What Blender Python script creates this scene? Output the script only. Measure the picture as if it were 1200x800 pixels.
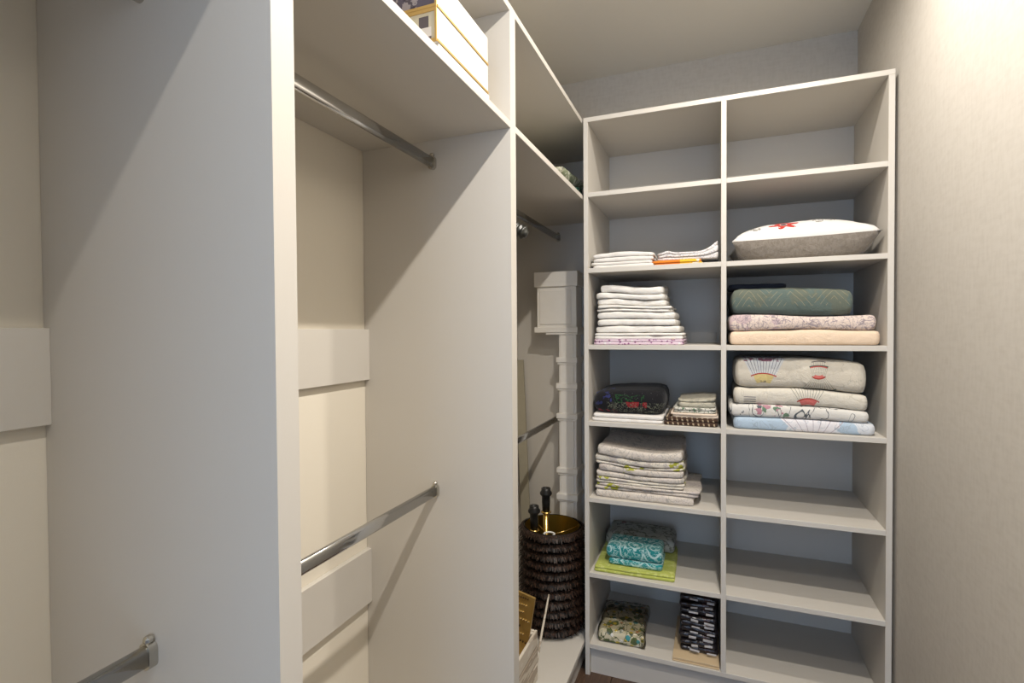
import bpy, bmesh, math, random
from mathutils import Vector, Matrix, noise

# ------------------------------------------------------------------ scene, camera, light
for _o in list(bpy.data.objects):
    bpy.data.objects.remove(_o, do_unlink=True)
S = bpy.context.scene
COL = S.collection
S.view_settings.view_transform = 'Standard'
S.view_settings.look = 'None'
S.view_settings.gamma = 1.0
S.view_settings.use_curve_mapping = False
S.view_settings.exposure = 0.15

CAM_H = 1.38
YAW, PITCH, ROLL = math.radians(21.383), math.radians(-1.046), math.radians(-0.373)
_F = Vector((-math.sin(YAW) * math.cos(PITCH), math.cos(YAW) * math.cos(PITCH), math.sin(PITCH)))
_R = Vector((math.cos(YAW), math.sin(YAW), 0))
_U = _R.cross(_F)
_R2 = _R * math.cos(ROLL) + _U * math.sin(ROLL)
_U2 = -_R * math.sin(ROLL) + _U * math.cos(ROLL)
cam_data = bpy.data.cameras.new('camera')
cam_data.sensor_width = 36.0
cam_data.lens = 606.48 * 36.0 / 1200.0
cam_data.clip_start = 0.02
cam = bpy.data.objects.new('camera', cam_data)
cam.matrix_world = Matrix(((_R2.x, _U2.x, -_F.x, 0), (_R2.y, _U2.y, -_F.y, 0), (_R2.z, _U2.z, -_F.z, CAM_H), (0, 0, 0, 1)))
COL.objects.link(cam)
S.camera = cam

# cool daylight that reaches the closet through the open end of an unseen passage added behind the camera
WORLD_COL, WORLD_STR = (0.50, 0.69, 1.0), 3.5
w = bpy.data.worlds.new('daylight')
S.world = w
w.use_nodes = True
w.node_tree.nodes['Background'].inputs[0].default_value = (*WORLD_COL, 1)
w.node_tree.nodes['Background'].inputs[1].default_value = WORLD_STR

LAMP_X, LAMP_YS, LAMP_Z = 0.15, (1.48, 0.78, 0.08), 2.618
LAMP_W, LAMP_COL = (11.0, 21.5, 9.5), (1.0, 0.935, 0.85)

# ------------------------------------------------------------------ dimensions
T = 0.018
XF, XW = -0.490, -0.952            # wardrobe fronts, left wall
YA0, YA1, YB0, YB1 = 0.474, 0.510, 1.250, 1.288
YEND = 2.474
XR, YW, ZC = 0.556, 2.560, 2.630   # right wall, back wall, ceiling
YU, YUB = 2.024, 2.474             # shelving unit front / back
XU0, XU1, XM0 = -0.4843, 0.544, 0.0215
ZTOP = 2.205
ZSH = [1.9107, 1.6118, 1.3089, 1.0054, 0.7001, 0.3984, 0.1102]
ZS, ZBASE = 1.9055, 0.130

# ------------------------------------------------------------------ node expressions
class N:
    """small wrapper: node sockets with arithmetic"""
    def __init__(s, nt, v): s.nt, s.v = nt, v
    def _m(s, op, *a):
        n = s.nt.nodes.new('ShaderNodeMath'); n.operation = op
        for i, q in enumerate((s,) + a):
            q = q.v if isinstance(q, N) else q
            if isinstance(q, (int, float)): n.inputs[i].default_value = q
            else: s.nt.links.new(q, n.inputs[i])
        return N(s.nt, n.outputs[0])
    def __add__(s, o): return s._m('ADD', o)
    __radd__ = __add__
    def __sub__(s, o): return s._m('SUBTRACT', o)
    def __rsub__(s, o): return N(s.nt, float(o))._m('SUBTRACT', s)
    def __mul__(s, o): return s._m('MULTIPLY', o)
    __rmul__ = __mul__
    def __truediv__(s, o): return s._m('DIVIDE', o)
    def __lt__(s, o): return s._m('LESS_THAN', o)
    def __gt__(s, o): return s._m('GREATER_THAN', o)
    def __abs__(s): return s._m('ABSOLUTE')
    def sin(s): return s._m('SINE')
    def sqrt(s): return s._m('SQRT')
    def frac(s): return s._m('FRACT')
    def floor(s): return s._m('FLOOR')
    def atan2(s, o): return s._m('ARCTAN2', o)
    def mx(s, o): return s._m('MAXIMUM', o)
    def mn(s, o): return s._m('MINIMUM', o)

class MB:
    """material builder"""
    def __init__(s, name, rough=0.6, metallic=0.0, spec=0.3):
        s.m = bpy.data.materials.new(name); s.m.use_nodes = True
        s.nt = s.m.node_tree
        s.b = s.nt.nodes['Principled BSDF']
        s.b.inputs['Roughness'].default_value = rough
        s.b.inputs['Metallic'].default_value = metallic
        s.b.inputs['Specular IOR Level'].default_value = spec
        s.tc = s.nt.nodes.new('ShaderNodeTexCoord')
        sp = s.nt.nodes.new('ShaderNodeSeparateXYZ')
        s.nt.links.new(s.tc.outputs['Object'], sp.inputs[0])
        s.x, s.y, s.z = (N(s.nt, o) for o in sp.outputs)
        s.c = None
    def vec(s, sx=1, sy=1, sz=1, off=0.0):
        n = s.nt.nodes.new('ShaderNodeMapping')
        n.inputs['Scale'].default_value = (sx, sy, sz)
        n.inputs['Location'].default_value = (off, off * 1.7, off * .6)
        s.nt.links.new(s.tc.outputs['Object'], n.inputs[0])
        return n.outputs[0]
    def noise(s, scale, detail=2, sx=1, sy=1, sz=1, off=0.0, dist=0.0):
        n = s.nt.nodes.new('ShaderNodeTexNoise')
        n.inputs['Scale'].default_value = scale; n.inputs['Detail'].default_value = detail
        n.inputs['Distortion'].default_value = dist
        s.nt.links.new(s.vec(sx, sy, sz, off), n.inputs[0])
        return N(s.nt, n.outputs[0])
    def voro(s, scale, off=0.0, sx=1, sy=1, sz=1, out='Distance', rnd=1.0):
        n = s.nt.nodes.new('ShaderNodeTexVoronoi')
        n.inputs['Scale'].default_value = scale
        n.inputs['Randomness'].default_value = rnd
        s.nt.links.new(s.vec(sx, sy, sz, off), n.inputs[0])
        return N(s.nt, n.outputs[out])
    def base(s, c): s.c = tuple(c) + (1,); return s
    def over(s, fac, c):
        n = s.nt.nodes.new('ShaderNodeMix'); n.data_type = 'RGBA'
        if isinstance(fac, N): s.nt.links.new(fac.v, n.inputs[0])
        else: n.inputs[0].default_value = fac
        if isinstance(s.c, tuple): n.inputs[6].default_value = s.c
        else: s.nt.links.new(s.c, n.inputs[6])
        n.inputs[7].default_value = tuple(c) + (1,)
        s.c = n.outputs[2]; return s
    def bump(s, h, strength=0.3, dist=0.01):
        n = s.nt.nodes.new('ShaderNodeBump')
        n.inputs['Strength'].default_value = strength; n.inputs['Distance'].default_value = dist
        s.nt.links.new(h.v, n.inputs['Height']); s.nt.links.new(n.outputs[0], s.b.inputs['Normal'])
        return s
    def done(s):
        i = s.b.inputs['Base Color']
        if isinstance(s.c, tuple): i.default_value = s.c
        else: s.nt.links.new(s.c, i)
        return s.m

def solid(name, c, rough=0.5, metallic=0.0, spec=0.4, var=0.06, sc=30):
    m = MB(name, rough, metallic, spec).base(c)
    m.over((m.noise(sc, 3) > 0.52) * var, tuple(k * .75 for k in c))
    return m.done()

def cloth(name, c, wr=0.35, weave=True):
    m = MB(name, 0.85, 0, 0.15).base(c)
    m.b.inputs['Sheen Weight'].default_value = 0.1
    h = m.noise(14, 3, 1, 1.6, 1, dist=.6) + m.noise(260, 1) * 0.12
    m.bump(h, wr, 0.012)
    return m

def floral(name, c, inks=(), lines=(), wr=0.35):
    """inks: (colour, scale, radius, offset) blobs; lines: (colour, scale, halfwidth, offset) line drawing"""
    m = cloth(name, c, wr)
    for col, sc, rad, off in inks:
        d = m.voro(sc, off) + (m.noise(sc * 3.1, 2, off=off) - 0.5) * 0.35
        m.over((d < rad), col)
    for col, sc, hw, off in lines:
        d = abs(m.noise(sc, 2, off=off, dist=.8) - 0.5)
        m.over((d < hw) * 0.85, col)
    return m.done()

# ------------------------------------------------------------------ materials
M = {}
def _panel():
    m = MB('grey_beige_melamine', 0.48, 0, 0.35).base((0.575, 0.542, 0.488))
    m.over(m.noise(9, 4, 6, 6, .6) * 0.10, (0.51, 0.48, 0.435))
    m.bump(m.noise(420, 2, 1, 1, .35), 0.04, 0.002)
    return m.done()
M['panel'] = _panel()
def _wall(name, c, c2, sz):
    m = MB(name, 0.75, 0, 0.2).base(c)
    v = m.noise(95, 3, 1, 1, .28) * 0.5 + m.noise(95, 3, .25, .25, 1, off=3) * 0.5
    m.over(((v - 0.42) * 3.5).mx(0.0).mn(1.0) * sz, c2)
    m.bump(m.noise(260, 2, 1, 1, .3) + m.noise(260, 2, .3, .3, 1, off=2), 0.06, 0.0015)
    return m.done()
M['wallpaper'] = _wall('linen_wallpaper', (0.56, 0.528, 0.478), (0.465, 0.43, 0.38), 0.55)
M['wall_cream'] = _wall('cream_paint', (0.74, 0.685, 0.58), (0.72, 0.66, 0.56), 0.2)
M['ceiling'] = _wall('ceiling_paint', (0.80, 0.77, 0.70), (0.77, 0.74, 0.67), 0.3)
def _wood():
    m = MB('brown_floorboard', 0.45, 0, 0.4).base((0.10, 0.058, 0.036))
    m.over(m.noise(7, 5, 9, .7, 1, dist=1.0), (0.045, 0.026, 0.018))
    m.over((m.noise(30, 3, 8, .5, 1) > .6) * .4, (0.17, 0.10, 0.06))
    return m.done()
M['wood'] = _wood()
M['underfloor'] = solid('dark_screed', (0.05, 0.04, 0.035), 0.9)
M['chrome'] = solid('polished_chrome', (0.62, 0.62, 0.61), 0.16, 1.0, var=.03)
M['nickel'] = solid('satin_nickel', (0.55, 0.53, 0.48), 0.25, 1.0, var=.03)
M['white_paint'] = solid('white_painted_wood', (0.84, 0.80, 0.73), 0.5, var=.05)
M['gold'] = solid('gold_foil', (0.62, 0.40, 0.10), 0.28, 1.0, var=.1)
M['brass'] = solid('polished_brass', (0.80, 0.55, 0.18), 0.2, 1.0, var=.05)
M['lining'] = solid('gold_lining', (0.40, 0.28, 0.05), 0.30, 0.9, var=.1)
M['black_plastic'] = solid('black_plastic', (0.012, 0.012, 0.012), 0.4, var=.2)
M['white_plastic'] = solid('white_plastic', (0.8, 0.79, 0.75), 0.35)
M['satin'] = solid('dark_satin', (0.025, 0.026, 0.022), 0.33, spec=.7, var=.2)
M['board'] = solid('beige_hardboard', (0.38, 0.345, 0.26), 0.6)
M['card'] = solid('tan_cardboard', (0.55, 0.42, 0.26), 0.8)
M['kraft_white'] = solid('white_card_box', (0.64, 0.62, 0.58), 0.6, var=.03)
M['shelf_gold'] = solid('gold_edge_paper', (0.58, 0.38, 0.13), 0.4, 0.5)
def _wash():
    m = MB('whitewashed_wood', 0.75, 0, .2).base((0.62, 0.56, 0.47))
    m.over((m.noise(40, 4, 1, .18, 1.2) > .52) * .8, (0.36, 0.29, 0.22))
    m.over((m.noise(16, 3, 1, .4, 1, off=4) > .6) * .6, (0.72, 0.68, 0.62))
    return m.done()
M['wash'] = _wash()
def _fringe():
    m = MB('brown_fringe', 0.5, 0, 0.3).base((0.006, 0.004, 0.003))
    m.over((m.noise(180, 2, 1, 1, .08) - .45).mx(0.0) * 2.4, (0.115, 0.055, 0.032))
    return m.done()
M['fringe'] = _fringe()
M['fringe_back'] = solid('black_fabric_gap_shadow', (0.004, 0.0035, 0.0035), 0.9, spec=.1)  # drum fabric; its black also stands in for shadow between the fringe tiers
def _picture():
    m = MB('printed_room_picture', 0.5).base((0.50, 0.45, 0.33))
    x, z = m.x, m.z
    def rect(x0, x1, z0, z1): return (x > x0) * (x < x1) * (z > z0) * (z < z1)
    m.over(rect(-.040, -.018, .012, .052), (0.10, 0.085, 0.09))
    m.over(rect(-.29, -.012, .0, .016), (0.13, 0.10, 0.10))
    m.over(rect(-.085, -.012, .012, .030) * (m.noise(40) > .38), (0.60, 0.56, 0.52))
    m.over(rect(-.075, -.068, .036, .052), (0.14, 0.11, 0.10))
    m.over(rect(-.29, -.10, .010, .040) * (m.noise(55) > .5), (0.20, 0.17, 0.20))
    return m.done()
M['picture'] = _picture()
def _picture2():
    m = MB('printed_dark_picture', 0.5).base((0.085, 0.075, 0.10))
    m.over((m.noise(40, 3) > .52) * .8, (0.30, 0.27, 0.27))
    m.over((m.noise(60, 3, off=5) > .6) * .8, (0.03, 0.025, 0.04))
    return m.done()
M['picture_dark'] = _picture2()
def _boxside():
    m = MB('white_card_with_faint_print', 0.6, 0, .3).base((0.66, 0.64, 0.60))
    a = m.y - 0.105; b = m.z - 0.062
    r1 = ((a * a + b * b * .5).sqrt() - .008); r2 = a + 0
    k = (abs(b) < 0.030) * (abs(a) < 0.010) * (abs(m.noise(70, 2, dist=.5) - .5) < .035)
    m.over(k * .35, (0.55, 0.53, 0.50))
    return m.done()
M['box_side'] = _boxside()
def _plastic():
    m = bpy.data.materials.new('clear_plastic_film'); m.use_nodes = True
    nt = m.node_tree; nt.nodes.clear()
    o = nt.nodes.new('ShaderNodeOutputMaterial'); mx = nt.nodes.new('ShaderNodeMixShader')
    t = nt.nodes.new('ShaderNodeBsdfTransparent'); g = nt.nodes.new('ShaderNodeBsdfGlossy')
    fr = nt.nodes.new('ShaderNodeFresnel'); nz = nt.nodes.new('ShaderNodeTexNoise'); bp = nt.nodes.new('ShaderNodeBump')
    tc = nt.nodes.new('ShaderNodeTexCoord')
    nt.links.new(tc.outputs['Object'], nz.inputs[0]); nz.inputs['Scale'].default_value = 35; nz.inputs['Detail'].default_value = 3
    bp.inputs['Strength'].default_value = .9; bp.inputs['Distance'].default_value = .01
    nt.links.new(nz.outputs[0], bp.inputs['Height']); nt.links.new(bp.outputs[0], g.inputs['Normal']); nt.links.new(bp.outputs[0], fr.inputs['Normal'])
    fr.inputs['IOR'].default_value = 1.45; g.inputs['Roughness'].default_value = .12
    t.inputs[0].default_value = (.94, .94, .92, 1)
    nt.links.new(fr.outputs[0], mx.inputs[0]); nt.links.new(t.outputs[0], mx.inputs[1]); nt.links.new(g.outputs[0], mx.inputs[2])
    nt.links.new(mx.outputs[0], o.inputs[0])
    return m
M['film'] = _plastic()
def _emit():
    m = bpy.data.materials.new('lamp_lens'); m.use_nodes = True
    b = m.node_tree.nodes['Principled BSDF']
    b.inputs['Emission Color'].default_value = (1, .9, .75, 1); b.inputs['Emission Strength'].default_value = 6
    return m
M['lens'] = _emit()

# cloth materials
M['white_cotton'] = cloth('white_cotton', (0.74, 0.71, 0.67), .5).done()
M['white_towel'] = cloth('white_terry', (0.78, 0.75, 0.70), .8).done()
M['lace'] = floral('white_lace', (0.74, 0.71, 0.69), [((0.45, 0.42, 0.42), 170, .26, 1)], [((0.40, 0.37, 0.38), 60, .02, 2)])
def _orange():
    m = cloth('orange_yellow_print', (0.75, 0.22, 0.025))
    m.over((m.x > 0.01) * (m.noise(60) > .38), (0.85, 0.50, 0.04))
    m.over((m.x > 0.045) * (m.noise(50, off=2) > .47), (0.78, 0.72, 0.60))
    return m.done()
M['orange'] = _orange()
M['pink_floral'] = floral('pink_floral', (0.66, 0.52, 0.60), [((0.24, 0.08, 0.20), 75, .30, 0), ((0.80, 0.60, 0.10), 30, .12, 4), ((0.72, 0.68, 0.68), 50, .25, 7)])
def _black():
    m = cloth('black_embroidered', (0.010, 0.010, 0.012))
    x, z, y = m.x, m.z, m.y
    fr = (y < -0.02)
    m.over(fr * (m.voro(90, 3) < .10) * (m.noise(12, off=7) > .52) * .5, (0.26, 0.26, 0.26))
    m.over(fr * (x < -.06) * (z > .03) * (m.noise(38, 3) > .56) * .8, (0.025, 0.03, 0.12))
    m.over(fr * (abs(x - 0.005) < .060) * (abs(z - .058) < .016) * (abs(m.noise(34, 3, off=1, dist=1.) - .5) < .03), (0.015, 0.06, 0.02))
    m.over(fr * (abs(x - 0.035) < .040) * (abs(z - .036) < .011) * (m.noise(80, 3, off=5) > .44), (0.20, 0.015, 0.02))
    m.over(fr * (abs(z - .024) < .020) * (x > -.08) * (abs(m.noise(70, 3, off=9, dist=1.) - .5) < .025) * .7, (0.16, 0.17, 0.12))
    m.over(fr * (z < .014) * (x < -.04) * (m.noise(70, off=3) > .55), (0.18, 0.02, 0.03))
    return m.done()
M['black_quilt'] = _black()
def _brown():
    m = cloth('brown_lattice', (0.055, 0.030, 0.020), .2)
    a = (m.x * 55 + m.z * 12).frac(); b = (m.z * 75).frac(); c = (m.y * 60).frac()
    m.over((abs(a - .5) < .15) * (abs(b - .5) < .34) * (abs(c - .5) < .40), (0.42, 0.33, 0.22))
    return m.done()
M['brown_lattice'] = _brown()
M['peach'] = cloth('peach_cotton', (0.70, 0.55, 0.41), .8).done()
M['peach_pale'] = cloth('pale_peach', (0.70, 0.58, 0.47), .3).done()
M['sage_print'] = floral('sage_beige_print', (0.44, 0.41, 0.33), [((0.34, 0.32, 0.25), 40, .3, 2)], [((0.30, 0.29, 0.24), 24, .02, 2)])
M['leaf_print'] = floral('white_leaf_print', (0.62, 0.60, 0.53), [((0.07, 0.14, 0.08), 75, .30, 1)], [((0.15, 0.15, 0.12), 60, .03, 5)])
def linen(name, c, seed, lime=0.0, mauve=0.35):
    m = cloth(name, c, .4)
    m.over((m.noise(16, 2, off=seed) > .55) * mauve, (0.36, 0.30, 0.33))
    m.over((abs(m.noise(28, 3, off=seed + 2, dist=1.2) - .5) < .016) * .6, (0.26, 0.25, 0.23))
    m.over((abs(m.noise(55, 2, off=seed + 5, dist=1.0) - .5) < .03) * .18, (0.33, 0.31, 0.27))
    if lime: m.over((m.noise(13, 2, off=seed + 9) > lime) * (m.noise(60, 2, off=seed) > .45), (0.36, 0.36, 0.05))
    return m.done()
for i in range(7):
    M['linen%d' % i] = linen('printed_linen_%d' % i, [(0.64, 0.58, 0.51), (0.60, 0.54, 0.48), (0.66, 0.61, 0.52)][i % 3], i * 7.3, .60 if i in (1, 2, 4, 5) else 0, .15 + .12 * (i % 3))
def _gq():
    m = cloth('grey_green_quilt', (0.118, 0.135, 0.108), .6)
    tri = abs((m.x * 7.5).frac() - .5) * 2.0
    q = (tri * 0.075 + m.noise(9) * .02 - m.z * 0.9 - m.y * .6)
    st = abs((q * 42).frac() - .5)
    m.over((m.noise(14, off=3) > .52) * .35, (0.07, 0.13, 0.14))
    m.over((st < .045) * (m.z > .03) * (m.noise(24, off=1) > .44) * .55, (0.36, 0.30, 0.18))
    return m.done()
M['green_quilt'] = _gq()
M['navy'] = cloth('navy_cloth', (0.020, 0.025, 0.040)).done()
M['mauve_print'] = floral('blush_paisley', (0.66, 0.55, 0.48), [((0.55, 0.42, 0.42), 14, .4, 2)], [((0.26, 0.22, 0.24), 30, .020, 2), ((0.36, 0.30, 0.32), 75, .022, 6)], .6)
def fan(m, cx, cz, r0, r1, amax, k, ink=(0.07, 0.07, 0.08), cap=None, up=1, fill=None):
    """a spread of thin ribs like a drawn balloon envelope"""
    dx = m.x - cx; dz = (m.z - cz) * up
    r = (dx * dx + dz * dz).sqrt(); a = dx.atan2(dz)
    ins = (r > r0) * (r < r1) * (abs(a) < amax) * (m.y < 0.0)
    if fill: m.over(ins * .6, fill)
    rib = (abs((a * k).frac() - .5) > .42)
    m.over(ins * rib * .85, ink)
    if cap:
        m.over((r > r0 * .62) * (r < r0) * (abs(a) < amax * .9) * (m.y < 0.0) * .8, cap)
        m.over((abs(r - r0) < .0022) * (abs(a) < amax * 1.1) * (m.y < 0.0), (0.35, 0.05, 0.04))
    m.over((abs(r - r1) < .003) * (abs(a) < amax) * (m.y < 0.0), ink)
def _bal1():
    m = cloth('cream_balloon_print', (0.60, 0.55, 0.46), .8)
    fan(m, -0.110, -0.030, .085, .160, .46, 12.5, (0.06, 0.07, 0.10), (0.60, 0.47, 0.16), fill=(0.50, 0.54, 0.60))
    m.over((abs(m.x + .11) < .065) * (m.z > .098) * (m.voro(60, 2) < .5) * (m.y < 0), (0.22, 0.10, 0.14))
    m.over((abs(m.x + .112) < .010) * (abs(m.z - .026) < .0035) * (m.noise(160) > .5) * (m.y < 0) * .7, (0.12, 0.10, 0.09))
    fan(m, 0.062, 0.070, .030, .085, .70, 9.5, (0.10, 0.12, 0.10), (0.62, 0.06, 0.06), up=-1)
    fan(m, 0.062, -0.02, .072, .105, .28, 22, (0.10, 0.12, 0.10), None)
    arc = (m.z - .083) + (m.x - .062) * (m.x - .062) * 7.0
    m.over((abs(arc) < .0022) * (abs(m.x - .062) < .026) * (m.y < 0) * .9, (0.50, 0.08, 0.07))
    m.over((abs(arc - .018) < .0018) * (abs(m.x - .062) < .022) * (m.y < 0) * .9, (0.12, 0.10, 0.10))
    rb = (abs((m.x * 150).frac() - .5) > .40) * (arc > 0) * (arc < .018) * (abs(m.x - .062) < .022)
    m.over(rb * (m.y < 0) * .7, (0.15, 0.15, 0.14))
    m.over((abs(m.noise(11, 2, dist=1.) - .5) < .006) * .5 * (m.x > .09), (0.40, 0.37, 0.30))
    return m.done()
M['balloon_a'] = _bal1()
def _bal2():
    m = cloth('cream_balloon_print_b', (0.61, 0.57, 0.49), .8)
    fan(m, 0.03, -0.026, .056, .115, .60, 9.5, (0.10, 0.12, 0.10), (0.62, 0.06, 0.06))
    m.over((abs(m.x + .155) < .02) * (m.z < .03) * (abs((m.z * 120).frac() - .5) < .2) * (m.y < 0), (0.15, 0.15, 0.16))
    m.over((abs(m.noise(12, 2, dist=1., off=3) - .5) < .006) * .5, (0.40, 0.37, 0.30))
    return m.done()
M['balloon_b'] = _bal2()
def _twig():
    m = cloth('white_twig_print', (0.62, 0.60, 0.56), .5)
    m.over((abs(m.noise(15, 2, 1, 1, .6, off=2, dist=1.4) - .5) < .018), (0.10, 0.11, 0.12))
    m.over((abs(m.x + .055) < .055) * (m.noise(32, 2, off=6) > .56), (0.14, 0.22, 0.15))
    m.over((abs(m.x + .085) < .05) * (m.noise(38, 2, off=8) > .60), (0.42, 0.22, 0.26))
    return m.done()
M['twig'] = _twig()
def _blue():
    m = cloth('pale_blue_petal', (0.40, 0.50, 0.60), .4)
    m.over((m.noise(7, 2, off=3, dist=.6) > .53), (0.62, 0.64, 0.67))
    dx = m.x - .04; a = dx.atan2(m.z + .055)
    m.over((abs(a) < .8) * (m.x < .12) * (m.x > -.06), (0.66, 0.64, 0.66))
    m.over((abs((a * 4).frac() - .5) > .45) * (abs(a) < .8), (0.40, 0.36, 0.40))
    m.over((abs(m.noise(22, 2, off=1, dist=1.) - .5) < .012) * .6, (0.30, 0.36, 0.42))
    return m.done()
M['blue'] = _blue()
def _teal():
    m = cloth('teal_scroll_print', (0.02, 0.22, 0.23), .15)
    d = m.voro(13, 1, rnd=.7)
    m.over((abs((d * 5.5).frac() - .5) < .14) * (m.noise(30) > .40), (0.45, 0.62, 0.62))
    m.over((abs(m.noise(42, 2, off=2, dist=1.2) - .5) < .035) * .8, (0.35, 0.55, 0.55))
    m.over((d < .10), (0.62, 0.66, 0.68))
    return m.done()
M['teal'] = _teal()
def _lime():
    m = cloth('lime_green_cloth', (0.42, 0.46, 0.10), .3)
    m.over((m.noise(45, 3) > .55) * .5, (0.60, 0.63, 0.25))
    m.over((m.noise(12, 3, off=2) > .6) * .4, (0.34, 0.40, 0.08))
    return m.done()
M['lime'] = _lime()
M['grey_floral'] = floral('grey_floral', (0.34, 0.34, 0.30), [((0.26, 0.07, 0.08), 14, .16, 3), ((0.20, 0.21, 0.17), 26, .28, 1)], [((0.12, 0.12, 0.10), 26, .03, 2)], .3)
def _meadow():
    m = cloth('cream_meadow_print', (0.55, 0.50, 0.36), .3)
    m.over((m.voro(24, 1) + (m.noise(70) - .5) * .4 < .36), (0.10, 0.13, 0.05))
    m.over((m.voro(30, 5) + (m.noise(60, off=2) - .5) * .4 < .24), (0.50, 0.38, 0.04))
    m.over((m.voro(22, 9) < .22), (0.06, 0.26, 0.28))
    m.over((m.voro(26, 12) < .16), (0.55, 0.22, 0.10))
    m.over((m.voro(28, 15) < .20), (0.66, 0.64, 0.60))
    m.over((abs(m.noise(26, 2, off=4, dist=1.) - .5) < .02), (0.08, 0.10, 0.05))
    return m.done()
M['meadow'] = _meadow()
def _pkg():
    m = MB('dark_packaged_cloth', 0.25, 0, .6).base((0.016, 0.014, 0.018))
    m.over((m.noise(50, 3) > .6) * .7, (0.10, 0.085, 0.09))
    m.over((m.noise(20, 3, off=4) > .62) * .6, (0.07, 0.035, 0.035))
    m.bump(m.noise(40, 3), .6, .01)
    return m.done()
M['package'] = _pkg()
M['green_bag'] = solid('dark_green_plastic', (0.008, 0.035, 0.028), .3, spec=.6)
M['label'] = solid('white_paper_label', (0.50, 0.49, 0.50), .5, var=.6, sc=160)
def _pillow_top():
    m = cloth('white_embroidered_cotton', (0.66, 0.64, 0.61), .3)
    fr = (m.y < -.03)
    dx = m.x + .058; dz = (m.z - .130) * 2.4
    r = (dx * dx + dz * dz).sqrt(); a = dx.atan2(dz)
    pet = ((a * 6.0).sin() * .013 + .038)
    m.over(fr * (r < pet) * (r > .012) * (m.noise(90, 2) > .34), (0.42, 0.04, 0.03))
    m.over(fr * (r < .010), (0.05, 0.04, 0.05))
    for cx, cz in ((-.150, .118), (.052, .138), (.092, .142)):
        ex = m.x - cx; ez = (m.z - cz) * 2.2
        q = (ex * ex + ez * ez).sqrt()
        m.over(fr * (q < .018) * (m.noise(95, 2) > .50), (0.25, 0.24, 0.22))
    return m.done()
M['pillow_top'] = _pillow_top()
def _taupe():
    m = cloth('taupe_velvet', (0.19, 0.165, 0.138), .8)
    m.over((m.noise(120, 2, 1, 1, .5) > .5) * .35, (0.27, 0.24, 0.205))
    m.b.inputs['Sheen Weight'].default_value = .3
    return m.done()
M['taupe'] = _taupe()
M['paisley_cream'] = floral('cream_paisley', (0.62, 0.61, 0.49), [], [((0.20, 0.25, 0.14), 15, .05, 1), ((0.30, 0.34, 0.22), 36, .03, 4)])
M['paisley_green'] = floral('green_paisley', (0.02, 0.10, 0.075), [((0.25, 0.32, 0.24), 16, .16, 1)], [((0.22, 0.32, 0.26), 20, .022, 2), ((0.01, 0.03, 0.02), 34, .05, 6)])
def _perf():
    m = MB('gold_sheet', 0.35, 0.85, .5).base((0.62, 0.42, 0.14))
    m.over((m.noise(14, 3) > .55) * .3, (0.45, 0.28, 0.08))
    return m.done()
M['gold_sheet'] = _perf()
M['stud'] = solid('lit_hole_bead', (0.95, 0.80, 0.45), .15, 1.0, var=.03)  # bright beads stand in for light showing in the panel's holes
M['stud_dark'] = solid('dark_hole_bead', (0.10, 0.06, 0.02), .3, .6, var=.03)

# ------------------------------------------------------------------ object helpers
def empty(name, loc, label, cat, group=None, rz=0.0):
    o = bpy.data.objects.new(name, None); COL.objects.link(o)
    o.location = loc; o.rotation_euler.z = rz
    o.empty_display_size = .05
    return tag(o, label, cat, group)
def tag(o, label, cat, group=None):
    o['label'] = label; o['category'] = cat
    if group: o['group'] = group
    return o
def mesh_obj(name, bm, mats, parent=None, loc=None, smooth=False):
    me = bpy.data.meshes.new(name)
    bmesh.ops.recalc_face_normals(bm, faces=bm.faces)
    bm.to_mesh(me); bm.free()
    for m in (mats if isinstance(mats, (list, tuple)) else [mats]): me.materials.append(m)
    if smooth:
        for p in me.polygons: p.use_smooth = True
    o = bpy.data.objects.new(name, me); COL.objects.link(o)
    if parent: o.parent = parent
    if loc: o.location = loc
    return o
def add_box(bm, x0, x1, y0, y1, z0, z1, bevel=0.0, mat=0):
    vs = [bm.verts.new(p) for p in ((x0, y0, z0), (x1, y0, z0), (x1, y1, z0), (x0, y1, z0), (x0, y0, z1), (x1, y0, z1), (x1, y1, z1), (x0, y1, z1))]
    fs = [bm.faces.new([vs[i] for i in q]) for q in ((3, 2, 1, 0), (4, 5, 6, 7), (0, 1, 5, 4), (1, 2, 6, 5), (2, 3, 7, 6), (3, 0, 4, 7))]
    for f in fs: f.material_index = mat
    if bevel:
        es = {e for f in fs for e in f.edges}
        bmesh.ops.bevel(bm, geom=list(es), offset=bevel, segments=1, affect='EDGES', profile=.5)
def box(name, x0, x1, y0, y1, z0, z1, mat, parent=None, bevel=0.0008):
    """box given in world coordinates; parent is an Empty with translation only"""
    L = parent.location if parent else Vector((0, 0, 0))
    bm = bmesh.new(); add_box(bm, x0 - L.x, x1 - L.x, y0 - L.y, y1 - L.y, z0 - L.z, z1 - L.z, bevel)
    return mesh_obj(name, bm, mat, parent)
def struct(o):
    o['kind'] = 'structure'; return o
def lathe(bm, prof, n=32, c=(0, 0, 0), mat=0, close=True):
    rings = []
    for r, z in prof:
        rings.append([bm.verts.new((c[0] + r * math.cos(2 * math.pi * i / n), c[1] + r * math.sin(2 * math.pi * i / n), c[2] + z)) for i in range(n)])
    for a, b in zip(rings, rings[1:]):
        for i in range(n):
            f = bm.faces.new((a[i], a[(i + 1) % n], b[(i + 1) % n], b[i])); f.material_index = mat
    if close:
        for rg in (rings[0], rings[-1]):
            f = bm.faces.new(rg); f.material_index = mat
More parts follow.
